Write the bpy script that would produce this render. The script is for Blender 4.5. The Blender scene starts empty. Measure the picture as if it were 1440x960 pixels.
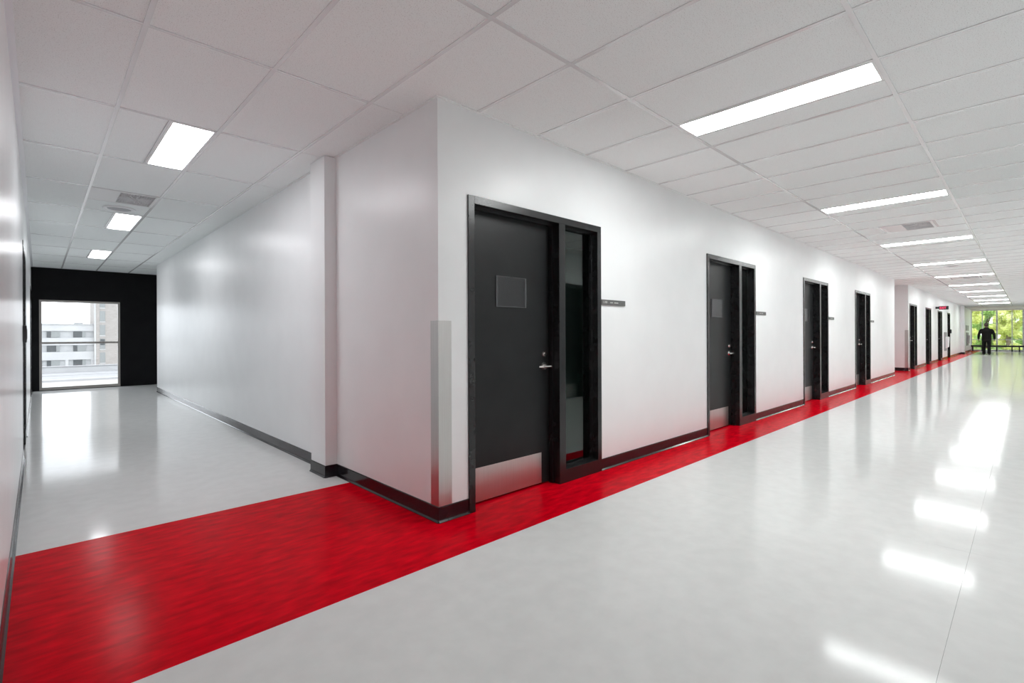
import bpy, bmesh, math, random
from mathutils import Vector, Matrix
random.seed(7)
C = bpy.context.scene.collection
SC = bpy.context.scene

# ------------------------------------------------------------------ camera, sky, exposure
cam_d = bpy.data.cameras.new('camera'); cam = bpy.data.objects.new('camera', cam_d); C.objects.link(cam)
cam.matrix_world = (Matrix.Translation((0, 0, 1.25)) @ Matrix.Rotation(math.radians(46.21 - 90), 4, 'Z')
                    @ Matrix.Rotation(math.radians(90), 4, 'X') @ Matrix.Rotation(math.radians(-0.23), 4, 'Z'))
cam_d.sensor_width = 36; cam_d.lens = 695 / 1440 * 36; cam_d.shift_y = -9.8 / 1440
cam_d.clip_start = 0.02; cam_d.clip_end = 1000
SC.camera = cam
world = bpy.data.worlds.new('overcast_sky'); SC.world = world; world.use_nodes = True
bg = world.node_tree.nodes['Background']
bg.inputs[0].default_value = (0.905, 0.935, 1.0, 1); bg.inputs[1].default_value = 3.7
SC.view_settings.view_transform = 'Standard'; SC.view_settings.look = 'None'
SC.view_settings.exposure = 0.08; SC.view_settings.gamma = 1; SC.view_settings.use_curve_mapping = False
SC.cycles.diffuse_bounces = 10; SC.cycles.max_bounces = 14
PANEL = 36.5; PANEL_LEFT = 16.0          # radiance of the ceiling light diffusers

# ------------------------------------------------------------------ materials
def mat(name, col, rough=0.5, metal=0.0, spec=0.5, coat=0.0, emit=0.0):
    m = bpy.data.materials.new(name); m.use_nodes = True
    p = m.node_tree.nodes['Principled BSDF']
    p.inputs['Base Color'].default_value = (*col, 1); p.inputs['Roughness'].default_value = rough
    p.inputs['Metallic'].default_value = metal; p.inputs['Specular IOR Level'].default_value = spec
    p.inputs['Coat Weight'].default_value = coat
    if emit:
        p.inputs['Emission Color'].default_value = (*col, 1); p.inputs['Emission Strength'].default_value = emit
    return m
def nodes(m): return m.node_tree.nodes, m.node_tree.links, m.node_tree.nodes['Principled BSDF']
def noise_mix(m, c1, c2, scale, stretch=(1, 1, 1), detail=4, lo=0.35, hi=0.65, bump=0.0, bscale=None, bstretch=(1, 1, 1), rough=None):
    """world-position noise between two colours, with optional relief"""
    N, L, p = nodes(m)
    geo = N.new('ShaderNodeNewGeometry'); mp = N.new('ShaderNodeMapping'); mp.inputs['Scale'].default_value = stretch
    L.new(geo.outputs['Position'], mp.inputs[0])
    n = N.new('ShaderNodeTexNoise'); n.inputs['Scale'].default_value = scale; n.inputs['Detail'].default_value = detail
    L.new(mp.outputs[0], n.inputs[0])
    r = N.new('ShaderNodeValToRGB'); r.color_ramp.elements[0].position = lo; r.color_ramp.elements[1].position = hi
    r.color_ramp.elements[0].color = (*c1, 1); r.color_ramp.elements[1].color = (*c2, 1)
    L.new(n.outputs[0], r.inputs[0]); L.new(r.outputs[0], p.inputs['Base Color'])
    if bump:
        mp2 = N.new('ShaderNodeMapping'); mp2.inputs['Scale'].default_value = bstretch
        L.new(geo.outputs['Position'], mp2.inputs[0])
        n2 = N.new('ShaderNodeTexNoise'); n2.inputs['Scale'].default_value = bscale or scale; n2.inputs['Detail'].default_value = 2
        L.new(mp2.outputs[0], n2.inputs[0])
        b = N.new('ShaderNodeBump'); b.inputs['Strength'].default_value = bump; b.inputs['Distance'].default_value = 0.01
        L.new(n2.outputs[0], b.inputs['Height']); L.new(b.outputs[0], p.inputs['Normal'])
    return m

M = {}
M['wall'] = noise_mix(mat('wall_paint', (.78, .78, .775), .36), (.84, .85, .855), (.863, .873, .878), 3, bump=.06, bscale=9, bstretch=(1, 1, .06))
M['wall_gloss'] = noise_mix(mat('wall_paint_glossy', (.78, .78, .775), .24, spec=.35), (.84, .85, .855), (.863, .873, .878), 3, bump=.09, bscale=7, bstretch=(1, 1, .05))
M['wall_satin'] = noise_mix(mat('wall_paint_satin', (.78, .78, .775), .33, spec=.36), (.84, .85, .855), (.863, .873, .878), 3, bump=.12, bscale=8, bstretch=(1, 1, .05))
M['wall_black'] = noise_mix(mat('black_wall_paint', (.006, .006, .007), .55, spec=.12), (.005, .005, .006), (.008, .008, .009), 4)
M['floor'] = noise_mix(mat('grey_vinyl', (.6, .6, .58), .10, spec=.06), (.715, .72, .708), (.755, .76, .748), 9, detail=9, bump=.02, bscale=3.5)
M['red'] = noise_mix(mat('red_vinyl', (.5, .004, .01), .2, spec=.012), (.46, .0006, .008), (.80, .0012, .014), 7, stretch=(1, 3.2, 1), detail=8, lo=.3, hi=.7, bump=.02, bscale=4)
M['subfloor'] = mat('subfloor', (.12, .12, .12), .8)
# mineral fibre tile with fine pits
m = mat('ceiling_tile', (.74, .735, .73), .85, spec=.2); N, L, p = nodes(m)
geo = N.new('ShaderNodeNewGeometry'); v = N.new('ShaderNodeTexNoise'); v.inputs['Scale'].default_value = 190; v.inputs['Detail'].default_value = 3
L.new(geo.outputs['Position'], v.inputs[0]); r = N.new('ShaderNodeValToRGB')
r.color_ramp.elements[0].position = .30; r.color_ramp.elements[1].position = .42
r.color_ramp.elements[0].color = (.55, .545, .54, 1); r.color_ramp.elements[1].color = (.872, .903, .900, 1)
L.new(v.outputs[0], r.inputs[0]); L.new(r.outputs[0], p.inputs['Base Color'])
M['tile'] = m
M['tee'] = mat('white_tee_enamel', (.76, .76, .77), .2, spec=1.0)
M['angle'] = mat('white_angle_enamel', (.86, .87, .90), .25)
M['gypsum'] = mat('gypsum_white', (.84, .78, .78), .7)
M['plenum'] = mat('plenum_dark', (.25, .25, .25), .9)
M['base'] = noise_mix(mat('black_rubber_base', (.014, .012, .014), .15), (.013, .010, .013), (.020, .016, .020), 6, bump=.05, bscale=9)
M['frame'] = noise_mix(mat('black_frame_enamel', (.014, .014, .015), .27), (.012, .012, .013), (.017, .017, .018), 12)
M['leaf_black'] = noise_mix(mat('black_door_laminate', (.018, .019, .020), .38, spec=.28), (.010, .0108, .0115), (.0135, .0145, .0152), 5, bump=.03, bscale=20)
m = noise_mix(mat('brushed_stainless', (.6, .58, .56), .33, metal=1), (.575, .56, .545), (.615, .60, .585), 130, stretch=(1, 1, .02)); M['steel'] = m
M['chrome'] = mat('satin_chrome', (.78, .77, .75), .2, metal=1)
M['alu'] = mat('anodised_aluminium', (.34, .32, .30), .38, metal=.6)
M['alu_light'] = mat('pale_aluminium', (.62, .62, .64), .35, metal=.4)
M['sign'] = noise_mix(mat('grey_sign_plastic', (.10, .10, .098), .42), (.095, .095, .092), (.115, .115, .11), 30)
M['lettering'] = mat('pale_lettering', (.62, .62, .60), .5)
M['lamp'] = mat('light_diffuser', (.97, 1, .995), .6, emit=PANEL)
M['lamp_left'] = mat('light_diffuser_dimmed', (.965, .97, 1), .6, emit=PANEL_LEFT)
M['lampframe'] = mat('lamp_frame_white', (.80, .80, .80), .4)
M['grille'] = mat('grey_grille_metal', (.74, .74, .75), .4, metal=.0)
M['speaker'] = mat('speaker_mesh_grey', (.42, .42, .44), .5)
M['void'] = mat('duct_lining', (.5, .5, .5), .8)
M['white_plastic'] = mat('white_plastic', (.86, .86, .87), .35)
M['grey_panel'] = mat('grey_panel_paint', (.28, .27, .27), .45)
M['dark_plastic'] = mat('black_plastic', (.015, .015, .017), .4)
M['red_led'] = mat('red_led_letters', (1, .06, .16), .5, emit=1.1)
def glass(name, tint, refl=1.0, rough=0.0):
    m = bpy.data.materials.new(name); m.use_nodes = True; N = m.node_tree.nodes; L = m.node_tree.links; N.clear()
    o = N.new('ShaderNodeOutputMaterial'); t = N.new('ShaderNodeBsdfTransparent'); t.inputs[0].default_value = (*tint, 1)
    g = N.new('ShaderNodeBsdfGlossy'); g.inputs['Roughness'].default_value = rough
    f = N.new('ShaderNodeFresnel'); ge = N.new('ShaderNodeNewGeometry'); io = N.new('ShaderNodeMath'); io.operation = 'MULTIPLY_ADD'; io.inputs[1].default_value = 1 / 1.5 - 1.5; io.inputs[2].default_value = 1.5
    L.new(ge.outputs['Backfacing'], io.inputs[0]); L.new(io.outputs[0], f.inputs[0])
    k = N.new('ShaderNodeMath'); k.operation = 'MULTIPLY'; k.inputs[1].default_value = refl; k.use_clamp = True
    x = N.new('ShaderNodeMixShader')
    L.new(f.outputs[0], k.inputs[0]); L.new(k.outputs[0], x.inputs[0]); L.new(t.outputs[0], x.inputs[1]); L.new(g.outputs[0], x.inputs[2]); L.new(x.outputs[0], o.inputs[0])
    return m
M['glass'] = glass('clear_window_glass', (.97, .985, .98), 1.0)
M['sideglass'] = glass('green_tinted_glass', (.55, .68, .64), 1.5, .01)
M['acrylic'] = glass('clear_acrylic', (.97, .97, .98), .5, .1)
M['acrylic_edge'] = mat('acrylic_edge', (.16, .165, .17), .25)
# outside
M['concrete_white'] = noise_mix(mat('white_concrete', (.78, .78, .78), .8), (.36, .36, .365), (.39, .39, .395), .5)
M['concrete_grey'] = noise_mix(mat('pale_grey_infill', (.66, .66, .67), .8), (.29, .295, .30), (.33, .335, .34), 1)
M['brick_brown'] = noise_mix(mat('brown_brick', (.5, .45, .4), .85), (.25, .23, .215), (.29, .27, .255), 1.2, stretch=(1, 1, 3))
M['pane_dark'] = mat('far_window_glass', (.05, .055, .058), .25)
M['curtain_pale'] = mat('far_window_blind', (.19, .20, .20), .6)
M['roof_grey'] = noise_mix(mat('grey_roof_membrane', (.5, .5, .51), .8), (.20, .20, .205), (.25, .25, .255), .6, stretch=(.2, 2, 1))
M['roof_beige'] = noise_mix(mat('beige_roof_gravel', (.66, .62, .58), .9), (.27, .25, .235), (.30, .285, .27), 2)
M['grass'] = noise_mix(mat('lawn_grass', (.2, .3, .08), .9), (.16, .26, .05), (.30, .40, .10), 2)
M['paving'] = noise_mix(mat('pale_paving', (.6, .6, .58), .8), (.52, .52, .50), (.62, .62, .60), 1.5)
M['bark'] = noise_mix(mat('tree_bark', (.12, .09, .06), .9), (.09, .07, .05), (.18, .14, .10), 8)
def leafmat(name, c):
    m = mat(name, c, .55); N, L, p = nodes(m)
    tr = N.new('ShaderNodeBsdfTranslucent'); tr.inputs[0].default_value = (c[0] * 1.15, c[1] * 1.15, c[2], 1)
    x = N.new('ShaderNodeMixShader'); x.inputs[0].default_value = .5
    L.new(p.outputs[0], x.inputs[1]); L.new(tr.outputs[0], x.inputs[2]); L.new(x.outputs[0], N['Material Output'].inputs[0]); return m
M['leaf_yellow'] = leafmat('yellow_green_leaves', (.72, .75, .34))
M['leaf_green'] = leafmat('fresh_green_leaves', (.46, .62, .26))
M['leaf_deep'] = leafmat('deep_green_leaves', (.36, .55, .24))
# person
M['skin'] = mat('skin', (.20, .12, .085), .55); M['hair'] = mat('dark_grey_hair', (.035, .028, .022), .7)  # skin colour darkened to stand in for the backlit silhouette
M['coat'] = noise_mix(mat('black_jacket_cloth', (.010, .010, .010), .85, spec=.2), (.004, .004, .004), (.007, .0065, .006), 20)
M['trousers'] = mat('black_trouser_cloth', (.005, .005, .0055), .85, spec=.2); M['shoe'] = mat('black_shoe_leather', (.012, .012, .012), .4)

# ------------------------------------------------------------------ mesh helpers
def box(bm, x0, x1, y0, y1, z0, z1):
    vs = [bm.verts.new(c) for c in ((x0, y0, z0), (x1, y0, z0), (x1, y1, z0), (x0, y1, z0), (x0, y0, z1), (x1, y0, z1), (x1, y1, z1), (x0, y1, z1))]
    for f in ((3, 2, 1, 0), (4, 5, 6, 7), (0, 1, 5, 4), (1, 2, 6, 5), (2, 3, 7, 6), (3, 0, 4, 7)):
        bm.faces.new([vs[i] for i in f])
def prism(bm, prof, a, b, axis):
    """extrude a closed 2-D profile; axis 'x': profile (y,z), axis 'y': profile (x,z), axis 'z': profile (x,y)"""
    def P(u, v, t): return {'x': (t, u, v), 'y': (u, t, v), 'z': (u, v, t)}[axis]
    A = [bm.verts.new(P(u, v, a)) for u, v in prof]; B = [bm.verts.new(P(u, v, b)) for u, v in prof]
    n = len(prof)
    for i in range(n): bm.faces.new((A[i], A[(i + 1) % n], B[(i + 1) % n], B[i]))
    bm.faces.new(A[::-1]); bm.faces.new(B)
def cyl(bm, p0, p1, r0, r1=None, n=16):
    p0 = Vector(p0); p1 = Vector(p1); r1 = r0 if r1 is None else r1
    d = (p1 - p0).normalized(); u = d.orthogonal().normalized(); w = d.cross(u)
    A = []; B = []
    for i in range(n):
        t = 2 * math.pi * i / n; o = u * math.cos(t) + w * math.sin(t)
        A.append(bm.verts.new(p0 + o * r0)); B.append(bm.verts.new(p1 + o * r1))
    for i in range(n): bm.faces.new((A[i], A[(i + 1) % n], B[(i + 1) % n], B[i]))
    bm.faces.new(A[::-1]); bm.faces.new(B)
def lathe(bm, prof, cx, cy, n=28):
    """revolve (r,z) about a vertical axis"""
    rings = [[bm.verts.new((cx + r * math.cos(2 * math.pi * i / n), cy + r * math.sin(2 * math.pi * i / n), z)) for i in range(n)] for r, z in prof]
    for a, b in zip(rings, rings[1:]):
        for i in range(n): bm.faces.new((a[i], a[(i + 1) % n], b[(i + 1) % n], b[i]))
    bm.faces.new(rings[0][::-1]); bm.faces.new(rings[-1])
def obj(name, bm, m, parent=None, bevel=0.0, smooth=False):
    bmesh.ops.recalc_face_normals(bm, faces=bm.faces)
    if bevel: bmesh.ops.bevel(bm, geom=list(bm.edges), offset=bevel, segments=2, profile=.7, affect='EDGES')
    me = bpy.data.meshes.new(name); bm.to_mesh(me); bm.free()
    if smooth:
        for p in me.polygons: p.use_smooth = True
    if m: me.materials.append(m)
    o = bpy.data.objects.new(name, me); C.objects.link(o)
    if parent: o.parent = parent
    return o
def bx(name, x0, x1, y0, y1, z0, z1, m, parent=None, bevel=0.0):
    bm = bmesh.new(); box(bm, min(x0, x1), max(x0, x1), min(y0, y1), max(y0, y1), min(z0, z1), max(z0, z1)); return obj(name, bm, m, parent, bevel)
def boxes(name, lst, m, parent=None, bevel=0.0):
    bm = bmesh.new()
    for b in lst: box(bm, *b)
    return obj(name, bm, m, parent, bevel)
def tag(o, label=None, cat=None, group=None, kind=None):
    if label: o['label'] = label
    if cat: o['category'] = cat
    if group: o['group'] = group
    if kind: o['kind'] = kind
    return o
def empty(name, loc, rz=0.0):
    o = bpy.data.objects.new(name, None); C.objects.link(o); o.location = loc; o.rotation_euler = (0, 0, rz); o.empty_display_size = .1; return o
def copy_tree(o, parent=None, name=None):
    c = o.copy(); C.objects.link(c); c.parent = parent
    if name: c.name = name
    for ch in list(o.children): copy_tree(ch, c)
    return c
def struct(o, label=None, cat=None): return tag(o, label, cat, kind='structure')

# ------------------------------------------------------------------ main dimensions (metres)
ZC = 2.827                                   # ceiling
XL = -0.113; XB = 1.92; YB = 2.71            # left wall, corner of the middle block
YR = -0.60                                   # wall on the right, beside the camera
YE1 = 13.5; YE2 = 15.6                       # end of block, black end wall
XA0, XA1 = 18.2, 20.6                        # side passage between the two blocks
XE = 46.6                                    # glazed end wall
YRED0, YRED1 = 2.24, 3.99                    # red floor band
gx = lambda k: 0.399 + 0.6185 * k
gy = lambda m: 0.600 + 1.2466 * m

# ------------------------------------------------------------------ floor
fl = struct(bx('floor', -.35, XE + .1, -.9, YE2 + .2, -.20, -.004, M['subfloor']), 'grey and red sheet vinyl floor of the two corridors', 'floor')
g = .0004
for (x0, x1, y0, y1, m) in [
        (XL, 3.82, YR, .23, 'floor'), (3.82, 24, YR, .23, 'floor'), (24, XE, YR, .23, 'floor'),
        (XL, 3.82, .23, YRED0, 'floor'), (3.82, 24, .23, YRED0, 'floor'), (24, XE, .23, YRED0, 'floor'),
        (XL, XB, YRED1, YE1, 'floor'), (XL, 5, YE1, YE2, 'floor'), (XA0, XA1, YRED1, 9, 'floor')]:
    bx('vinyl_sheet', x0 + g, x1 - g, y0 + g, y1 - g, -.004, 0, M[m], fl)
for (x0, x1, y0, y1) in [(XL, XB, YB, YRED1), (XL, XE, YRED0, YB + .14), (XA0, XA1, YB, YRED1)]:
    yy0 = y0 + .14 if y0 == YB else y0
    tag(bx('red_vinyl_band', x0, x1, yy0 + g, y1 - (g if y1 == YRED1 else 0), -.004, 0, M['red'], fl), 'mottled red vinyl floor band')

# ------------------------------------------------------------------ walls
DW = 1.55; DH = 2.23                         # door set with sidelight
doors_mid = [2.17, 5.89, 9.64, 13.385]
doors_far = [20.87, 24.6, 28.33]
def wall_x(name, x0, x1, y0, y1, openings, m, label, z1=ZC):
    """wall running along x with openings (x0,x1,height)"""
    lst = []; c = x0
    for (a, b, h) in sorted(openings):
        lst.append((c, a + .02, y0, y1, 0, z1)); lst.append((a + .02, b - .02, y0, y1, h - .02, z1)); c = b - .02
    lst.append((c, x1, y0, y1, 0, z1))
    return struct(boxes(name, lst, m), label, 'wall')
op = lambda xs, w=DW: [(x, x + w, DH) for x in xs]
wall_x('wall_middle_right', XB, XA0, YB, YB + .16, op(doors_mid), M['wall'], 'white wall with four black door sets along the main corridor')
struct(bx('wall_middle_left', XB, XB + .16, YB + .16, YE1, 0, ZC, M['wall_satin']), 'white side wall of the middle block along the left corridor', 'wall')
struct(boxes('wall_middle_back', [(XB + .16, 5, YE1 - .16, YE1, 0, ZC), (XA0 - .16, XA0, YB + .16, 9, 0, ZC), (XB + .16, XA0 - .16, 6.2, 6.36, 0, 2.94), (4.9, 5.0, 6.36, YE1 - .16, 0, 2.94)], M['wall']), 'rear walls closing the middle block', 'wall')
struct(bx('trim_1', 1.815, XB + .01, 4.265, 4.575, 0, ZC, M['wall'], bevel=.003), 'white pilaster standing out from the side wall of the left corridor', 'pilaster')
d9 = (40.5, 41.9)
wall_x('wall_far_right', XA1, XE, YB, YB + .16, op(doors_far) + [(32.08, 33.23, DH), (40.5, 41.65, DH)], M['wall'], 'white far wall beyond the side passage with five dark doors')
struct(boxes('wall_far_left', [(XA1, XA1 + .16, YB + .16, 9, 0, ZC), (XA0, XA1, 9, 9.16, 0, 2.94), (XA1 + .16, XE, 6.2, 6.36, 0, 2.94)], M['wall']), 'grey-lit return wall of the side passage facing the camera', 'wall')
struct(bx('trim_2', 39.1, 39.45, 2.55, YB + .01, 0, ZC, M['wall'], bevel=.003), 'slim pilaster on the far wall before the glazed end', 'pilaster')
# left wall (doors at y)
doors_left = [7.05, 13.3]
lst = []; c = YR - .2
for y in doors_left:
    lst.append((XL - .16, XL, c, y + .02, 0, 2.94)); lst.append((XL - .16, XL, y + .02, y + DW - .02, DH - .02, 2.94)); c = y + DW - .02
lst.append((XL - .16, XL, c, YE2 + .2, 0, 2.94)); lst.append((XL - .5, XL - .48, 6, 15.7, 0, 2.94))
struct(boxes('wall_left', lst, M['wall_gloss']), 'glossy white wall at the far left edge, seen at a grazing angle', 'wall')
# wall beside the camera on the right
wall_x('wall_right', XL, XE, YR - .16, YR, [(6.35, 6.35 + DW, DH)], M['wall'], 'white wall on the camera side of the main corridor', 2.94)
struct(bx('wall_right_back', 5.9, 8.4, YR - 1.0, YR - .9, 0, ZC, M['wall']), 'wall closing the room behind the camera-side door', 'wall')
# black end wall with its window opening
WX0, WX1, WZ0, WZ1 = .015, 1.47, .03, 2.09
struct(boxes('wall_end_left', [(XL, WX0, YE2, YE2 + .2, 0, 2.94), (WX1, 5, YE2, YE2 + .2, 0, 2.94), (WX0, WX1, YE2, YE2 + .2, WZ1, 2.94), (WX0, WX1, YE2, YE2 + .2, 0, WZ0), (5, 5.1, YE1, YE2 + .2, 0, .85), (5, 5.1, YE1, YE2 + .2, 2.35, 2.94), (5, 5.1, YE1 - .16, YE1 + .1, .85, 2.35), (5, 5.1, YE2 - .1, YE2 + .2, .85, 2.35)], M['wall_black']),
       'matt black end wall around the low window of the left corridor', 'wall')
# head above the glazed end
struct(boxes('wall_end_right', [(XE - .05, XE + .15, YR, YB + .16, 2.735, ZC + .1), (XE - .02, XE + .12, YR, YB + .16, 0, .05)], M['gypsum']), 'white head and low sill of the glazed far end', 'wall')

# baseboards: rubber base with a coved toe
prof = [(0, 0), (.016, 0), (.016, .004), (.007, .014), (.0055, .022), (.0055, .100), (.003, .105), (0, .105)]
def base_x(x0, x1, y, s, name='baseboard_right'):
    bm = bmesh.new(); prism(bm, [(y + s * u, v) for u, v in prof], x0, x1, 'x'); struct(obj(name, bm, M['base']), None)
def base_y(y0, y1, x, s, name='baseboard_left'):
    bm = bmesh.new(); prism(bm, [(x + s * u, v) for u, v in prof], y0, y1, 'y'); struct(obj(name, bm, M['base']), None)
def runs(a, b, ops):
    c = a
    for o0, o1 in ops: yield c, o0; c = o1
    yield c, b
for a, b in runs(XB - .006, XA0, [(x, x + DW) for x in doors_mid]): base_x(a, b, YB, -1, 'baseboard_middle_right')
for a, b in runs(XA1 - .006, 39.1, [(x, x + DW) for x in doors_far] + [(32.08, 33.23)]): base_x(a, b, YB, -1, 'baseboard_far_right')
for a, b in runs(39.45, XE - .05, [(40.5, 41.65)]): base_x(a, b, YB, -1, 'baseboard_far_right')
base_y(YB - .006, 4.265, XB, -1, 'baseboard_middle_left'); base_y(4.575, YE1, XB, -1, 'baseboard_middle_left')
base_y(4.259, 4.581, 1.815, -1, 'baseboard_pilaster'); base_x(1.809, XB, 4.265, -1, 'baseboard_pilaster')
base_y(YB - .006, 9, XA1, -1, 'baseboard_far_left'); base_x(39.1, 39.45, 2.55, -1, 'baseboard_far_pilaster'); base_y(2.544, YB, 39.1, -1, 'baseboard_far_pilaster')
for a, b in runs(YR, YE2, [(y, y + DW) for y in doors_left]): base_y(a, b, XL, 1, 'baseboard_left')
for a, b in runs(XL, XE - .05, [(6.35, 6.35 + DW)]): base_x(a, b, YR, 1, 'baseboard_camera_side')

# ------------------------------------------------------------------ ceiling: slab, lay-in tiles, tees, wall angles
ce = struct(boxes('ceiling', [(-.3, XE + .1, -.8, 6.3, 2.93, 3.0), (-.3, 5.2, 6.3, YE2 + .2, 2.93, 3.0), (XA0 - .1, XA1 + .1, 6.3, 9.2, 2.93, 3.0)], M['plenum']), 'suspended ceiling of white mineral fibre tiles in a metal grid', 'ceiling')
XT = gx(66)                                  # tiles end, plain plasterboard beyond
bx('plasterboard_panel', XT, XE - .05, YR, YB, ZC, ZC + .02, M['gypsum'], ce)
bx('plasterboard_panel', XA0, XA1, gy(2), 9, ZC, ZC + .02, M['gypsum'], ce)
lamp_cells = {(5 + 6 * i, 0): 'r' for i in range(10)}
lamp_cells.update({(0, m): 'l' for m in (3, 6, 9)})
vent_r = [14, 30, 61]; vent_l = (0, 5)
speaker_r = (25, 0)
tile_far = bmesh.new(); tee_far = bmesh.new()
XFAR = gx(34)
TB, TT = ZC + .0045, ZC + .018
def tile(x0, x1, y0, y1, far=False):
    x0 = max(x0, XL); y0 = max(y0, YR); y1 = min(y1, YE2); e = .003
    if x1 - x0 < .05 or y1 - y0 < .05: return
    dz = random.uniform(-.0006, .0006)
    if far: box(tile_far, x0 + e, x1 - e, y0 + e, y1 - e, TB + dz, TT)
    else: bx('ceiling_tile', x0 + e, x1 - e, y0 + e, y1 - e, TB + dz, TT, M['tile'], ce)
def in_plan(k, m):
    if m <= 1: return -1 <= k < 66
    if m <= 9: return -1 <= k <= 2
    return -1 <= k <= 6
cells = [(k, m) for k in range(-1, 66) for m in range(-1, 13) if in_plan(k, m)]
for k, m in cells:
    x0, x1, y0, y1 = gx(k), gx(k + 1), gy(m), gy(m + 1); far = k >= 34
    if (k, m) in lamp_cells:
        if lamp_cells[(k, m)] == 'r': tile(x0 + .335, x1, y0, y1, far)
        else: tile(x0, x0 + .30, y0, y1, far)
    elif m == 0 and k in vent_r:
        tile(x0, x1, y0, y0 + .3133, far); tile(x0, x1, y1 - .3133, y1, far)
    elif (k, m) == vent_l: tile(x0, x1, y0 + .62, y1, far)
    else: tile(x0, x1, y0, y1, far)
tag(obj('far_ceiling_tile', tile_far, M['tile'], ce), kind='stuff')
w2 = .0125
def tee(name, x0, x1, y0, y1, far=False, drop=0.0):
    x0 = max(x0, XL); y0 = max(y0, YR); y1 = min(y1, YE2)
    if x1 - x0 < .012 or y1 - y0 < .012: return
    if far: box(tee_far, x0, x1, y0, y1, ZC - drop, ZC + .0042)
    else: bx(name, x0, x1, y0, y1, ZC - drop, ZC + .0042, M['tee'], ce)
for m in (0, 1):                             # long runners of the main corridor
    for k0 in range(-1, 66, 6):
        tee('main_tee', gx(k0), min(gx(k0 + 6), XT) - .0004, gy(m) - w2, gy(m) + w2, k0 >= 34, .0006)
for k in range(-1, 3):                       # long runners of the left corridor
    for m0 in range(2, 13, 3):
        tee('main_tee', gx(k) - w2, gx(k) + w2, gy(m0) if m0 > 2 else gy(1) + w2, gy(m0 + 3) - .0004, False, .0006)
for k in range(-1, 67):                      # cross tees, main corridor
    for m in (-1, 0, 1):
        if m == 1 and k <= 2: continue
        tee('cross_tee', gx(k) - w2, gx(k) + w2, gy(m) + w2, min(gy(m + 1) - w2, YB) if m == 1 else gy(m + 1) - w2, k >= 34)
for m in range(2, 13):                       # cross tees, left corridor
    for k in range(-1, 2 if m < 10 else 6):
        tee('cross_tee', gx(k) + w2, gx(k + 1) - w2, gy(m) - w2, gy(m) + w2)
for k, m in lamp_cells:                      # short bars beside each half-cell lamp
    xx = gx(k) + (.325 if lamp_cells[(k, m)] == 'r' else .306)
    tee('cross_tee', xx - .008, xx + .008, gy(m) + w2, gy(m + 1) - w2, k >= 34)
for k in vent_r:
    for yy in (gy(0) + .3133, gy(1) - .3133): tee('cross_tee', gx(k) + w2, gx(k + 1) - w2, yy - w2, yy + w2, k >= 34)
tee('cross_tee', gx(0) + w2, gx(1) - w2, gy(5) + .62 - w2, gy(5) + .62 + w2)
tag(obj('far_ceiling_tee', tee_far, M['tee'], ce), kind='stuff')
boxes('wall_angle', [(XL, XL + .03, YR, YE2, ZC - .002, ZC + .004), (XL, XL + .0015, YR, YE2, ZC - .012, ZC + .02)], M['angle'], ce)
boxes('wall_angle', [(XB, XA0, YB - .022, YB, ZC - .001, ZC + .004)], M['tile'], ce)
boxes('wall_angle', [(XA1, XE, YB - .022, YB, ZC - .001, ZC + .004)], M['tile'], ce)
boxes('wall_angle', [(XB - .022, XB, YB - .02, YE1, ZC - .001, ZC + .004)], M['tile'], ce)
boxes('wall_angle', [(XL, XE, YR, YR + .022, ZC - .001, ZC + .004)], M['tee'], ce)
boxes('wall_angle', [(XL, 5, YE2 - .022, YE2, ZC - .001, ZC + .004)], M['tee'], ce)

# ------------------------------------------------------------------ ceiling lights
ORD = ['nearest', 'second', 'third', 'fourth', 'fifth', 'sixth', 'seventh', 'eighth', 'ninth', 'tenth and farthest']
def lamp(x0, x1, y0, y1, label, group, m='lamp'):
    e = empty('ceiling_light', ((x0 + x1) / 2, (y0 + y1) / 2, ZC)); tag(e, label, 'light', group)
    a, b = (x1 - x0) / 2, (y1 - y0) / 2; t = .014
    boxes('light_frame', [(-a, a, -b, -b + t, -.001, .03), (-a, a, b - t, b, -.001, .03), (-a, -a + t, -b + t, b - t, -.001, .03), (a - t, a, -b + t, b - t, -.001, .03), (-a, a, -b, b, .03, .07)], M['lampframe'], e)
    bm = bmesh.new(); prism(bm, [(-a + t, .006), (-a * .5, -.0005), (a * .5, -.0005), (a - t, .006), (a - t, .012), (-a + t, .012)], -b + t, b - t, 'y')
    obj('diffuser', bm, M[m], e)
    return e
for i in range(10):
    x = gx(5 + 6 * i)
    lamp(x + .0125, x + .317, gy(0) + .0125, gy(1) - .0125, f'bright narrow ceiling light panel, {ORD[i]} from the camera in the main corridor', 'ceiling lights along the main corridor')
for m, l in ((3, 'largest bright ceiling light panel in the left corridor, before the air grille'),
             (6, 'bright ceiling light panel just behind the round speaker in the left corridor'), (9, 'small bright ceiling light panel nearest the black end wall')):
    lamp(gx(0) + .314, gx(1) - .0125, gy(m) + .0125, gy(m + 1) - .0125, l, 'ceiling lights along the left corridor', 'lamp_left')

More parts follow.
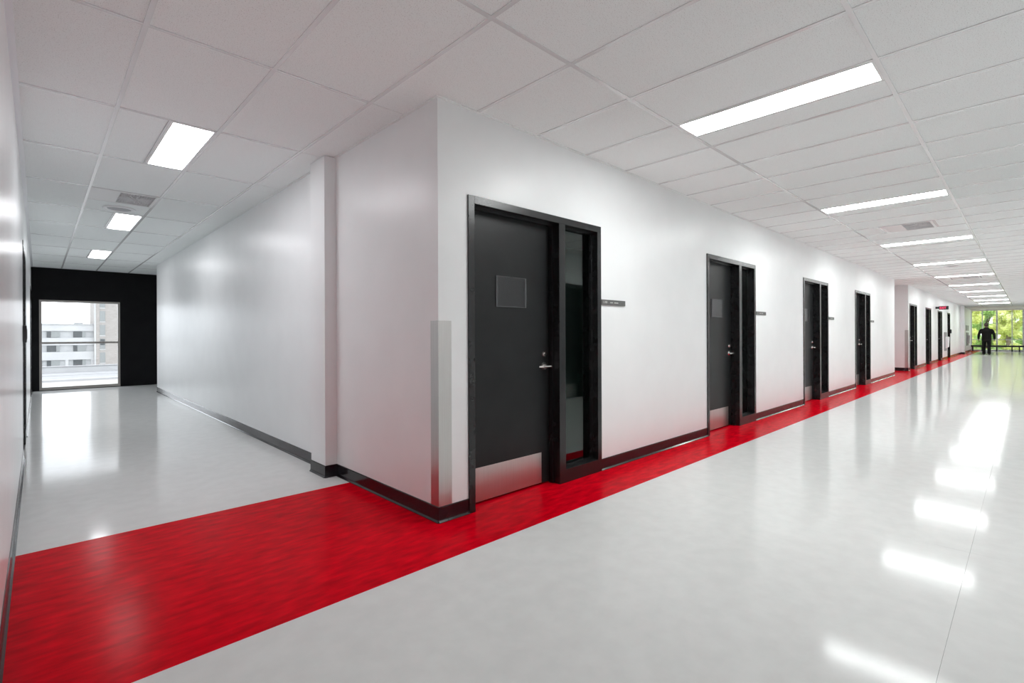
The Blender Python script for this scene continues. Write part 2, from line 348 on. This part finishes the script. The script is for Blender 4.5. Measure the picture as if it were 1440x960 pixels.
# ------------------------------------------------------------------ air grilles and speakers in the ceiling
def vent(x0, x1, y0, y1, label, along):
    e = empty('air_grille', ((x0 + x1) / 2, (y0 + y1) / 2, ZC)); tag(e, label, 'air vent', 'air grilles in the ceiling')
    a, b = (x1 - x0) / 2, (y1 - y0) / 2; t = .03
    boxes('grille_frame', [(-a, a, -b, -b + t, -.004, .02), (-a, a, b - t, b, -.004, .02), (-a, -a + t, -b + t, b - t, -.004, .02), (a - t, a, -b + t, b - t, -.004, .02)], M['lampframe'], e)
    bx('duct', -a + t, a - t, -b + t, b - t, .035, .06, M['void'], e)
    # blank white wing on one side, the louvre core on the other
    ia, ib = a - t, b - t; s = .22
    bm = bmesh.new()
    if along == 'x':
        bx('blank_plate', -ia, -ia + s, -ib, ib, -.001, .006, M['lampframe'], e); core = (-ia + s, ia, -ib, ib)
    else:
        bx('blank_plate', -ia, ia, ib - s, ib, -.001, .006, M['lampframe'], e); core = (-ia, ia, -ib, ib - s)
    n = 13
    for i in range(1, n):
        xx = core[0] + (core[1] - core[0]) * i / n; box(bm, xx - .0015, xx + .0015, core[2], core[3], .0, .026)
    for i in range(1, n):
        yy = core[2] + (core[3] - core[2]) * i / n; box(bm, core[0], core[1], yy - .0015, yy + .0015, .0, .026)
    obj('louvre_core', bm, M['grille'], e)
    # radial spread plate under the core
    bm = bmesh.new(); cx, cy = (core[0] + core[1]) / 2, (core[2] + core[3]) / 2
    for i in range(16):
        t0 = 2 * math.pi * i / 16; d = Vector((math.cos(t0), math.sin(t0), 0)); q = Vector((-d.y, d.x, 0)) * .004
        p0 = Vector((cx, cy, -.003)) + d * .03; p1 = Vector((cx, cy, -.003)) + d * .17
        vs = [bm.verts.new(v + Vector((0, 0, z))) for z in (0, .005) for v in (p0 - q, p0 + q, p1 + q * 2, p1 - q * 2)]
        for f in ((3, 2, 1, 0), (4, 5, 6, 7), (0, 1, 5, 4), (1, 2, 6, 5), (2, 3, 7, 6), (3, 0, 4, 7)): bm.faces.new([vs[j] for j in f])
    obj('spreader', bm, M['grille'], e)
vent(gx(0) + .012, gx(1) - .012, gy(5) + .012, gy(5) + .608, 'square ceiling air grille beside the round speaker in the left corridor', 'x')
for k, l in zip(vent_r, ('square ceiling air grille between the second and third lights of the main corridor', 'square ceiling air grille just beyond the fifth light of the main corridor', 'farthest square ceiling air grille, near the glazed end of the main corridor')):
    vent(gx(k) + .012, gx(k + 1) - .012, gy(0) + .3133 + .012, gy(1) - .3133 - .012, l, 'y')
def speaker(x, y, label):
    e = empty('ceiling_speaker', (x, y, ZC)); tag(e, label, 'speaker', 'round ceiling speakers')
    bm = bmesh.new(); lathe(bm, [(.165, .006), (.165, -.004), (.155, -.012), (.128, -.012), (.12, -.004), (.12, .006)], 0, 0); obj('speaker_ring', bm, M['white_plastic'], e, smooth=True)
    bm = bmesh.new(); lathe(bm, [(.12, .004), (.12, -.003), (.09, -.008), (.045, -.012), (.01, -.013), (.0005, -.013)], 0, 0); obj('speaker_mesh', bm, M['speaker'], e, smooth=True)
speaker(.73, 7.79, 'round white ceiling speaker between the air grille and a light in the left corridor')
speaker(gx(25) - .31, 1.22, 'small round ceiling speaker after the fourth light of the main corridor')

# ------------------------------------------------------------------ door sets
def door_set(name, side=True, w=DW):
    e = empty(name, (0, 0, 0)); e['kind'] = 'structure'
    j = .055; y0, y1 = -.012, .16
    if side: mx0, mx1 = .965, 1.043
    else: mx0, mx1 = w - j, w
    fr = [(0, j, y0, y1, 0, DH), (w - j, w, y0, y1, 0, DH), (j, w - j, y0, y1, DH - j, DH)]
    if side: fr += [(mx0, mx1, y0, y1, 0, DH - j), (mx1, w - j, y0, y1, 0, .112)]
    boxes('door_frame', fr, M['frame'], e, bevel=.0015)
    s = .016; sy0, sy1 = .055, .098
    st = [(j, j + s, sy0, sy1, 0, DH - j - s), (mx0 - s, mx0, sy0, sy1, 0, DH - j - s), (j, mx0, sy0, sy1, DH - j - s, DH - j)]
    boxes('door_stop', st, M['frame'], e)
    lf = bx('door_leaf', j + .003, mx0 - .003, .10, .145, .012, DH - j - .003, M['leaf_black'], e, bevel=.0015)
    bx('kick_plate', .10, mx0 - .108, .0985, .1003, .016, .267, M['steel'], lf)
    hx, hz = mx0 - .071, .985
    bm = bmesh.new()
    cyl(bm, (hx, .10, hz), (hx, .088, hz), .034, .030, 24); cyl(bm, (hx, .09, hz), (hx, .042, hz), .011, .011, 14)
    cyl(bm, (hx + .022, .042, hz), (hx - .07, .040, hz), .0115, .010, 14); cyl(bm, (hx - .07, .040, hz), (hx - .115, .050, hz), .010, .007, 14)
    obj('lever_handle', bm, M['chrome'], lf, smooth=False)
    bm = bmesh.new(); cyl(bm, (hx, .10, hz + .1), (hx, .090, hz + .1), .023, .020, 20); cyl(bm, (hx, .09, hz + .1), (hx, .084, hz + .1), .013, .012, 16)
    obj('lock_cylinder', bm, M['chrome'], lf)
    # clear acrylic notice holder with folded side channels
    hb = bmesh.new(); box(hb, .353, .677, .094, .0965, 1.465, 1.70)
    pk = obj('notice_holder', hb, M['acrylic'], lf); tag(pk, 'clear acrylic notice holder')
    boxes('holder_edge', [(.353, .358, .092, .0995, 1.465, 1.70), (.366, .369, .0925, .094, 1.475, 1.70), (.672, .677, .092, .0995, 1.465, 1.70), (.661, .664, .0925, .094, 1.475, 1.70), (.358, .672, .093, .099, 1.465, 1.468),
                           (.358, .50, .0935, .096, 1.698, 1.7005), (.53, .672, .0935, .096, 1.698, 1.7005)], M['acrylic_edge'], lf)
    if side:
        g0, g1, h0, h1 = mx1, w - j, .112, DH - j
        boxes('glazing_stop', [(g0, g0 + s, .048, .075, h0, h1), (g1 - s, g1, .048, .075, h0, h1), (g0 + s, g1 - s, .048, .075, h0, h0 + s), (g0 + s, g1 - s, .048, .075, h1 - s, h1),
                               (g0, g0 + s, .083, .11, h0, h1), (g1 - s, g1, .083, .11, h0, h1), (g0 + s, g1 - s, .083, .11, h0, h0 + s), (g0 + s, g1 - s, .083, .11, h1 - s, h1)], M['frame'], e)
        bx('sidelight_pane', g0, g1, .0755, .0825, h0, h1, M['sideglass'], e)
    return e
proto = door_set('door_1')
door_lab = ['large black door with kick plate and sidelight nearest the corner', 'second black door with sidelight along the white wall', 'third black door with sidelight along the white wall', 'fourth black door with sidelight, last before the side passage',
            'black door with sidelight just beyond the side passage', 'black door with sidelight, second beyond the side passage', 'black door with sidelight behind the hanging exit sign']
n = 1
for i, x in enumerate(doors_mid + doors_far):
    o = proto if i == 0 else copy_tree(proto, None, f'door_{n}')
    o.location = (x, YB, 0); tag(o, door_lab[i], 'door'); n += 1
d8 = door_set('door_8', False, 1.15); d8.location = (32.08, YB, 0); tag(d8, 'narrow black door without sidelight beside a grey wall panel', 'door')
d9o = copy_tree(d8, None, 'door_9'); d9o.location = (40.5, YB, 0); tag(d9o, 'black door beyond the far pilaster near the glazed end', 'door')
for y, nm, l in ((7.05, 'door_10', 'black-framed door in the left wall with a small box beside it'), (13.3, 'door_11', 'farther black-framed door in the left wall, near the black end wall')):
    o = copy_tree(proto, None, nm); o.rotation_euler = (0, 0, math.pi / 2); o.location = (XL - .007, y, 0); tag(o, l, 'door')
o = copy_tree(proto, None, 'door_12'); o.rotation_euler = (0, 0, math.pi); o.location = (6.35 + DW, YR, 0); tag(o, 'black door opposite, mirrored in the nearest sidelight glass', 'door')

# ------------------------------------------------------------------ room signs
def text_mesh(name, s, size, m, parent, loc, rot):
    cu = bpy.data.curves.new(name, 'FONT'); cu.body = s; cu.size = size; cu.extrude = .0006
    t = bpy.data.objects.new(name, cu); C.objects.link(t); bpy.context.view_layer.update()
    me = bpy.data.meshes.new_from_object(t.evaluated_get(bpy.context.evaluated_depsgraph_get()))
    bpy.data.objects.remove(t); me.materials.append(m) if not me.materials else None
    me.materials.clear(); me.materials.append(m)
    o = bpy.data.objects.new(name, me); C.objects.link(o); o.parent = parent; o.location = loc; o.rotation_euler = rot; return o
def room_sign(x, label, number):
    e = empty('room_sign', (x, YB, 1.52)); tag(e, label, 'sign', 'grey room signs beside the doors')
    bx('sign_plate', 0, .385, -.014, 0, -.001, .049, M['sign'], e, bevel=.002)
    if number: text_mesh('room_number', number, .030, M['lettering'], e, (.022, -.0147, .016), (math.pi / 2, 0, 0))
    # two short words too small to read: rows of tiny raised strokes
    for xx, n in ((.135, 5), (.198, 8)):
        bm = bmesh.new(); box(bm, xx, xx + .0085 * n - .0025, -.0148, -.014, .0195, .0205)
        for k in range(n):
            h = (.009, .007, .010, .008)[k % 4]; box(bm, xx, xx + .006, -.0152, -.014, .020, .020 + h); xx += .0085
        obj('small_lettering', bm, M['lettering'], e)
room_sign(3.723, 'dark grey room sign right of the nearest black door', '1.200')
room_sign(7.447, 'grey room sign right of the second black door', None)
room_sign(11.196, 'small grey room sign right of the third black door', None)
room_sign(14.94, 'tiny grey room sign right of the fourth black door', None)

# ------------------------------------------------------------------ stainless corner guards
def guard(x, y, label):
    e = empty('corner_guard', (x, y, 0)); tag(e, label, 'corner guard', 'stainless corner guards')
    bm = bmesh.new(); t = .0025
    prism(bm, [(-t, -t), (.105, -t), (.105, 0), (0, 0), (0, .088), (-t, .088)], .106, 1.345, 'z'); obj('guard_angle', bm, M['steel'], e)
guard(XB, YB, 'brushed stainless corner guard on the near wall corner'); guard(XA1, YB, 'stainless corner guard on the corner beyond the side passage')

# ------------------------------------------------------------------ small wall things
e = empty('exit_sign', (27.6, YB, 2.30)); tag(e, 'black hanging exit sign with red letters projecting from the wall', 'exit sign')
bx('mounting_arm', -.03, .03, -.11, 0, -.03, .055, M['dark_plastic'], e, .004)
bx('sign_box', -.04, .04, -.42, -.11, -.072, .077, M['dark_plastic'], e, .006)
t = text_mesh('exit_lettering', 'EXIT', .135, M['red_led'], e, (-.0408, -.135, -.045), (math.pi / 2, 0, -math.pi / 2)); t.scale = (.78, 1, 1)
def wall_panel(x0, x1, z0, z1, label):
    e = empty('mounted_panel', (x0, YB, 0)); tag(e, label, 'panel', 'grey wall panels along the far wall')
    w = x1 - x0
    bx('back_panel', 0, w, -.03, 0, z0, z1, M['grey_panel'], e, .004)
    bm = bmesh.new(); prism(bm, [(-.03, z0 + .12), (-.11, z0 + .18), (-.13, z0 + .62), (-.12, z0 + .66), (-.03, z0 + .66)], w * .35, w, 'x'); obj('panel_box', bm, M['white_plastic'], e)
wall_panel(30.65, 31.5, .40, 1.275, 'narrow grey wall panel with a pale box, left of the narrow black door')
wall_panel(42.9, 44.3, .42, 1.26, 'narrow grey wall panel with a pale box, near the glazed end')
e = empty('mounted_plaque', (42.5, YB, 1.38)); tag(e, 'small grey rectangular plaque on the wall near the glazed end', 'plaque')
bx('plaque_panel', 0, 2.0, -.02, 0, 0, .34, M['grey_panel'], e, .004); bx('plaque_rail', .02, 1.98, -.026, -.018, .02, .045, M['alu'], e)
def wallbox(loc, rz, w, h, d, label):
    e = empty('switch_box', loc, rz); tag(e, label, 'box', 'dark boxes by the door frames')
    bx('box_body', 0, w, -d, 0, 0, h, M['dark_plastic'], e, min(.006, d / 4)); bx('box_face', w * .15, w * .85, -d - .003, -d, h * .2, h * .8, M['sign'], e)
wallbox((XL, 6.99, 1.19), math.pi / 2, .045, .17, .03, 'small black box beside the first door frame of the left wall')
wallbox((33.26, YB, 1.22), 0, .16, .2, .05, 'small dark box right of the narrow far door')

# ------------------------------------------------------------------ window of the left corridor
e = empty('window_1', (WX0, YE2, 0)); tag(e, 'low aluminium window in the black end wall, looking over roofs', 'window', kind='structure')
W = WX1 - WX0; t = .045
boxes('window_frame', [(0, t, .0, .09, WZ0, WZ1), (W - t, W, .0, .09, WZ0, WZ1), (t, W - t, .0, .09, WZ0, WZ0 + t), (t, W - t, .0, .09, WZ1 - t, WZ1)], M['alu'], e, bevel=.002)
bx('transom', t, W - t, 0, .09, 1.075, 1.12, M['alu'], e, bevel=.002)
bx('pane', t, W - t, .04, .052, WZ0 + t, 1.075, M['glass'], e); bx('pane', t, W - t, .04, .052, 1.12, WZ1 - t, M['glass'], e)
bx('window_sill', 0, W, -.02, 0, WZ0 - .015, WZ0 + .012, M['alu'], e)

e = empty('window_added', (5, YE1 + .1, 0)); tag(e, 'unseen window added to let daylight into the short side branch behind the left corridor wall', 'window', kind='structure')  # out of view, added to brighten the end of the left corridor
W = YE2 - YE1 - .2
boxes('window_frame', [(0, .09, 0, t, .85, 2.35), (0, .09, W - t, W, .85, 2.35), (0, .09, t, W - t, .85, .85 + t), (0, .09, t, W - t, 2.35 - t, 2.35)], M['alu'], e, bevel=.002)
bx('pane', .04, .052, t, W - t, .85 + t, 2.35 - t, M['glass'], e)

# ------------------------------------------------------------------ glazed far end
e = empty('window_2', (XE, 0, 0)); tag(e, 'floor-to-ceiling glazed end wall with pale mullions in front of trees', 'window', kind='structure')
mull = [(YR + .03, .03), (.18, .05), (.708, .025), (1.428, .042), (2.137, .025), (YB - .02, .03)]
for y, h in mull: bx('mullion', 0, .12, y - h, y + h, .05, 2.735, M['alu_light'], e, bevel=.003)
for (a, ha), (b, hb) in zip(mull, mull[1:]):
    y0, y1 = a + ha, b - hb
    bx('transom', .01, .11, y0, y1, .755, .80, M['alu_light'], e)
    bx('transom', .01, .11, y0, y1, .05, .09, M['alu_light'], e)
    bx('pane', .05, .062, y0, y1, .09, .755, M['glass'], e); bx('pane', .05, .062, y0, y1, .80, 2.735, M['glass'], e)
e = empty('bench', (XE - .62, 0, 0)); tag(e, 'long low dark bench in front of the glazed far end', 'bench')
bx('bench_seat', 0, .42, YR + .05, 2.68, .285, .40, M['dark_plastic'], e, .008)
for y in (.12, .37, .708, 1.428, 2.137, 2.6):
    boxes('bench_leg', [(.05, .09, y - .03, y + .03, .01, .285), (.33, .37, y - .03, y + .03, .01, .285), (.04, .38, y - .03, y + .03, 0, .012)], M['dark_plastic'], e)

# ------------------------------------------------------------------ person walking at the far end
def skin_mesh(verts, edges, levels=2, extra=None):
    me = bpy.data.meshes.new('tmp'); me.from_pydata([v[:3] for v in verts], edges, []); o = bpy.data.objects.new('tmp', me); C.objects.link(o)
    sk = o.modifiers.new('s', 'SKIN'); sk.use_smooth_shade = True
    for i, v in enumerate(verts):
        d = me.skin_vertices[0].data[i]; r = v[3]; d.radius = r if isinstance(r, tuple) else (r, r); d.use_root = (i == 0)
    su = o.modifiers.new('u', 'SUBSURF'); su.levels = levels; su.render_levels = levels
    bpy.context.view_layer.update()
    out = bpy.data.meshes.new_from_object(o.evaluated_get(bpy.context.evaluated_depsgraph_get()))
    bpy.data.objects.remove(o); return out
def mobj(name, me, m, parent):
    me.materials.clear(); me.materials.append(m)
    for p in me.polygons: p.use_smooth = True
    o = bpy.data.objects.new(name, me); C.objects.link(o); o.parent = parent; return o
per = empty('person', (38.5, 1.60, 0), 0.0)      # walks towards the glass: local +x is ahead, +y is left
tag(per, 'person in a dark jacket and trousers walking towards the glazed far end', 'person')
V = []; E = []
def v(x, y, z, r): V.append((x, y, z, r)); return len(V) - 1
def chain(*ids):
    for a, b in zip(ids, ids[1:]): E.append((a, b))
pel = v(0, 0, .96, (.15, .11)); wai = v(.0, 0, 1.12, (.155, .105)); che = v(.0, 0, 1.30, (.16, .105)); col_ = v(.01, 0, 1.44, (.085, .065)); nk = v(.02, 0, 1.53, .058); jaw = v(.035, 0, 1.60, (.07, .08)); hd = v(.035, 0, 1.69, (.082, .098)); top = v(.025, 0, 1.76, (.062, .075))
chain(pel, wai, che, col_, nk, jaw, hd, top)
nose = v(.14, 0, 1.665, .014); chain(hd, nose)
for s in (1, -1):
    ear = v(.03, s * .093, 1.675, .016); chain(hd, ear)
    step = .13 * s
    hip = v(0, s * .095, .90, .098); kne = v(step * .55 + .03, s * .105, .50, .062); ank = v(step - .02, s * .11, .09, .042); toe = v(step + .15, s * .13, .045, .036); heel = v(step - .06, s * .11, .045, .034)
    chain(pel, hip, kne, ank, toe); chain(ank, heel)
    sh = v(0, s * .195, 1.39, .046); el = v(-.06 - .05 * s, s * .31, 1.12, .040); wr = v(.0 - .10 * s, s * .315, .90, .030); pal = v(.01 - .11 * s, s * .315, .83, (.038, .018))
    chain(col_, sh, el, wr, pal)
    for i, (dx, ln) in enumerate(((-.028, .060), (-.010, .075), (.009, .072), (.027, .062))):
        k1 = v(V[pal][0] + dx, s * .315, .785, .0095); k2 = v(V[pal][0] + dx + .008, s * .308, .785 - ln * .55, .0085); k3 = v(V[pal][0] + dx + .016, s * .295, .785 - ln, .007)
        chain(pal, k1, k2, k3)
    th = v(V[pal][0] + .048, s * .305, .835, .011); th2 = v(V[pal][0] + .058, s * .295, .795, .009); chain(pal, th, th2)
mobj('body', skin_mesh(V, E), M['skin'], per)
def loft(bm, rings, n=20):
    """closed tube through rings (cx, cy, cz, rx, ry) lying flat"""
    R = [[bm.verts.new((cx + rx * math.cos(2 * math.pi * q / n), cy + ry * math.sin(2 * math.pi * q / n), cz)) for q in range(n)] for cx, cy, cz, rx, ry in rings]
    for a, b in zip(R, R[1:]):
        for q in range(n): bm.faces.new((a[q], a[(q + 1) % n], b[(q + 1) % n], b[q]))
    bm.faces.new(R[0][::-1]); bm.faces.new(R[-1])
def fused(name, bm, m, parent, voxel=.014, it=4):
    """fuse overlapping closed tubes into one smooth garment surface"""
    bmesh.ops.recalc_face_normals(bm, faces=bm.faces)
    me = bpy.data.meshes.new('tmp'); bm.to_mesh(me); bm.free(); o = bpy.data.objects.new('tmp', me); C.objects.link(o)
    r = o.modifiers.new('r', 'REMESH'); r.mode = 'VOXEL'; r.voxel_size = voxel
    q = o.modifiers.new('s', 'SMOOTH'); q.factor = .5; q.iterations = it
    bpy.context.view_layer.update(); out = bpy.data.meshes.new_from_object(o.evaluated_get(bpy.context.evaluated_depsgraph_get()))
    bpy.data.objects.remove(o); return mobj(name, out, m, parent)
bm = bmesh.new()
loft(bm, [(0, 0, .79, .155, .205), (0, 0, .90, .158, .208), (0, 0, 1.05, .152, .200), (0, 0, 1.20, .152, .212), (-.005, 0, 1.32, .150, .225), (-.005, 0, 1.41, .130, .215), (0, 0, 1.47, .098, .145), (.012, 0, 1.51, .082, .088), (.018, 0, 1.55, .074, .076)])
for s in (1, -1):
    loft(bm, [(-.095 * s + .01, s * .318, .875, .050, .046), (-.09 * s - .02, s * .318, .98, .058, .053), (-.06 - .05 * s, s * .308, 1.11, .068, .062), (-.04 - .02 * s, s * .285, 1.22, .074, .066), (-.015, s * .245, 1.34, .080, .070), (-.005, s * .205, 1.42, .082, .074), (0, s * .165, 1.465, .07, .06)])
fused('jacket', bm, M['coat'], per)
bm = bmesh.new()
loft(bm, [(0, 0, .74, .115, .17), (0, 0, .84, .135, .182), (0, 0, .97, .128, .178), (0, 0, 1.04, .12, .165)])
for s in (1, -1):
    step = .13 * s
    loft(bm, [(step - .015, s * .112, .055, .082, .072), (step * .8, s * .11, .25, .078, .072), (step * .55 + .02, s * .108, .47, .083, .078), (step * .25 + .01, s * .103, .66, .097, .090), (0, s * .098, .82, .11, .095)])
fused('trousers', bm, M['trousers'], per)
for s in (1, -1):
    V = []; E = []; step = .13 * s
    a = v(step - .05, s * .11, .058, (.052, .058)); b = v(step + .06, s * .12, .052, (.056, .050)); c = v(step + .19, s * .13, .042, (.046, .038)); chain(a, b, c)
    mobj('shoe', skin_mesh(V, E), M['shoe'], per)
bm = bmesh.new(); bmesh.ops.create_icosphere(bm, subdivisions=3, radius=1)
for q in list(bm.verts):
    if q.co.z < -.25 - .7 * (q.co.x < 0) or (q.co.x > .55 and q.co.z < .45): bm.verts.remove(q)
for q in bm.verts: q.co = Vector((q.co.x * .112 + .018, q.co.y * .098, q.co.z * .125 + 1.698))
obj('hair', bm, M['hair'], per, smooth=True)

# ------------------------------------------------------------------ outside, left: roofs and far buildings
e = empty('flat_roof', (0, 21, 0)); tag(e, 'pale beige flat roof right below the corridor window', 'roof')
bx('roof_deck', -12, 25, -5, 5, -1.2, -.5, M['roof_beige'], e); bx('roof_edge', -12, 25, 4.8, 5.05, -1.3, -.42, M['concrete_white'], e)
e = empty('grey_roof', (0, 52, 0)); tag(e, 'wide grey roof with seams beyond the beige roof', 'roof')
bx('roof_membrane', -30, 60, -25.5, 26, -3.4, -3.0, M['roof_grey'], e)
for k in range(7): bx('roof_seam', -30, 60, -22 + 7 * k, -21.6 + 7 * k, -3.0, -2.97, M['roof_grey'], e)
e = empty('parapet_wall', (0, 78.5, 0)); tag(e, 'long low white parapet at the back of the grey roof', 'parapet')
bx('parapet', -30, 60, -.3, .3, -6, -2.32, M['concrete_white'], e); bx('parapet_coping', -30, 60, -.4, .4, -2.32, -2.24, M['concrete_grey'], e)
struct(bx('ground_outside', -300, 300, 16.5, 400, -12.2, -12, M['paving']), 'pale ground below the far buildings', 'ground')
YF = 140
e = empty('apartment_building', (0, YF, 0)); tag(e, 'white apartment building with grey window bands seen through the corridor window', 'building')
def P(name, x0, x1, y0, y1, z0, z1, m, par=None): return bx(name, x0, x1, y0, y1, z0, z1, M[m], par or e)
P('core', -18, 8.70, .25, 14, -12, 3.6, 'concrete_grey')
for z0, z1 in ((2.36, 3.70), (-.62, .93), (-3.7, -2.02), (-8.0, -5.1), (-12, -10)): P('spandrel', -18, 8.70, 0, .3, z0, z1, 'concrete_white')
P('roof_edge', -18.1, 8.70, -.15, 14, 3.70, 3.90, 'concrete_grey')
P('roof_hut', 5.6, 7.0, 2, 4, 3.9, 4.25, 'concrete_grey')
for r, z in enumerate((.95, -2.0, -5.08)):
    for i in range(6):
        x = -11.1 + 4.1 * i
        wn = P('window', x, x + 2.08, .12, .27, z, z + 1.38, 'concrete_grey')
        split = .35 if (i + r) % 2 else .74
        bx('pane', x + .05, x + 2.03 * split, .08, .14, z + .05, z + 1.33, M['pane_dark'], wn); bx('blind', x + 2.03 * split + .05, x + 2.03, .08, .14, z + .05, z + 1.33, M['curtain_pale'], wn)
        if r == 2: P('column', x + 3.2 - .3, x + 3.2 + .2, 0, .25, -5.1, -3.7, 'concrete_white')
e = empty('brown_tower', (8.71, YF - .6, 0)); tag(e, 'taller brown brick tower right of the white apartment building', 'building')
P('tower_wall', 0, 9, 0, 12, -12, 26, 'brick_brown'); P('corner_strip', 0, .3, -.05, .1, -12, 26, 'concrete_white')
for k in range(12):
    z = -10.5 + 3 * k; wn = P('window', .95, 1.85, -.06, .06, z, z + 2.2, 'curtain_pale'); bx('pane', 1.02, 1.78, -.09, -.05, z + .8, z + 2.1, M['pane_dark'], wn) if k % 3 == 0 else None
    P('window_sill', .9, 1.9, -.1, .05, z - .25, z - .05, 'concrete_white')

# ------------------------------------------------------------------ outside, right: trees beyond the glass
struct(bx('ground_lawn', XE + 2.2, 160, -60, 60, -.4, -.06, M['grass']), 'green ground under the trees beyond the glass', 'ground')
struct(bx('path_outside', XE + .15, XE + 2.2, -20, 20, -.4, -.05, M['paving']), 'pale paved path outside the glazed end', 'path')
def tree(x, y, h, r, lm, label, seed, zlow=.25, n=2600):
    rnd = random.Random(seed)
    e = empty('tree', (x, y, -.06)); tag(e, label, 'tree', 'trees beyond the glazed end')
    V = []; Eg = []
    bm = bmesh.new(); cyl(bm, (0, 0, 0), (.1, 0, h * .3), .16, .12, 10); cyl(bm, (.1, 0, h * .28), (0, .1, h * .8), .12, .04, 8)
    for i in range(6):
        a = rnd.uniform(0, 6.28); z = h * rnd.uniform(.25, .6); cyl(bm, (.05, 0, z), (math.cos(a) * r * .7, math.sin(a) * r * .7, z + h * .22), .05, .015, 6)
    obj('trunk', bm, M['bark'], e)
    verts = []; faces = []
    clumps = []
    for i in range(60):
        a = rnd.uniform(0, 6.28); q = math.sqrt(rnd.random()); z = h * (zlow + (1 - zlow) * rnd.random()); wdt = r * .75 * (1 - .35 * abs(z / h - .4) / .6) 
        clumps.append((math.cos(a) * q * wdt, math.sin(a) * q * wdt, z, rnd.uniform(.45, .9) * r * .35))
    for i in range(n):
        c = clumps[i % len(clumps)]; d = Vector((rnd.gauss(0, 1), rnd.gauss(0, 1), rnd.gauss(0, .8))).normalized() * c[3] * rnd.random() ** .4
        p = Vector(c[:3]) + d; s = rnd.uniform(.08, .16)
        u = Vector((rnd.gauss(0, 1), rnd.gauss(0, 1), rnd.gauss(0, 1))).normalized(); w = u.orthogonal().normalized()
        b = len(verts); verts += [p - u * s, p + w * s * .5, p + u * s, p - w * s * .5]; faces.append((b, b + 1, b + 2, b + 3))
    me = bpy.data.meshes.new('foliage'); me.from_pydata([tuple(q) for q in verts], [], faces); me.materials.append(M[lm])
    o = bpy.data.objects.new('foliage', me); C.objects.link(o); o.parent = e; o['kind'] = 'stuff'
for i, a in enumerate([
        (53, 3.4, 4.6, 1.15, 'leaf_yellow', 'pale yellow-green tree at the left end of the glazing'),
        (53.4, 1.0, 4.4, 1.1, 'leaf_yellow', 'yellow-green tree behind the walking person'),
        (53, -1.4, 4.6, 1.15, 'leaf_green', 'fresh green tree at the right edge of the glazing'),
        (57, 2.3, 5.2, 1.3, 'leaf_green', 'green tree in the second row behind the two yellow-green trees'),
        (57, -.35, 5.2, 1.2, 'leaf_green', 'fresh green tree in the second row, right of the walking person'),
        (57, 5.0, 5.2, 1.3, 'leaf_yellow', 'yellow-green tree in the second row, farthest left'),
        (62, 3.6, 6.5, 1.6, 'leaf_yellow', 'tall pale tree at the back, left'),
        (62, .3, 6.5, 1.6, 'leaf_deep', 'tall deeper green tree at the back, right')]):
    tree(*a, seed=20 + i, zlow=.0, n=7500)
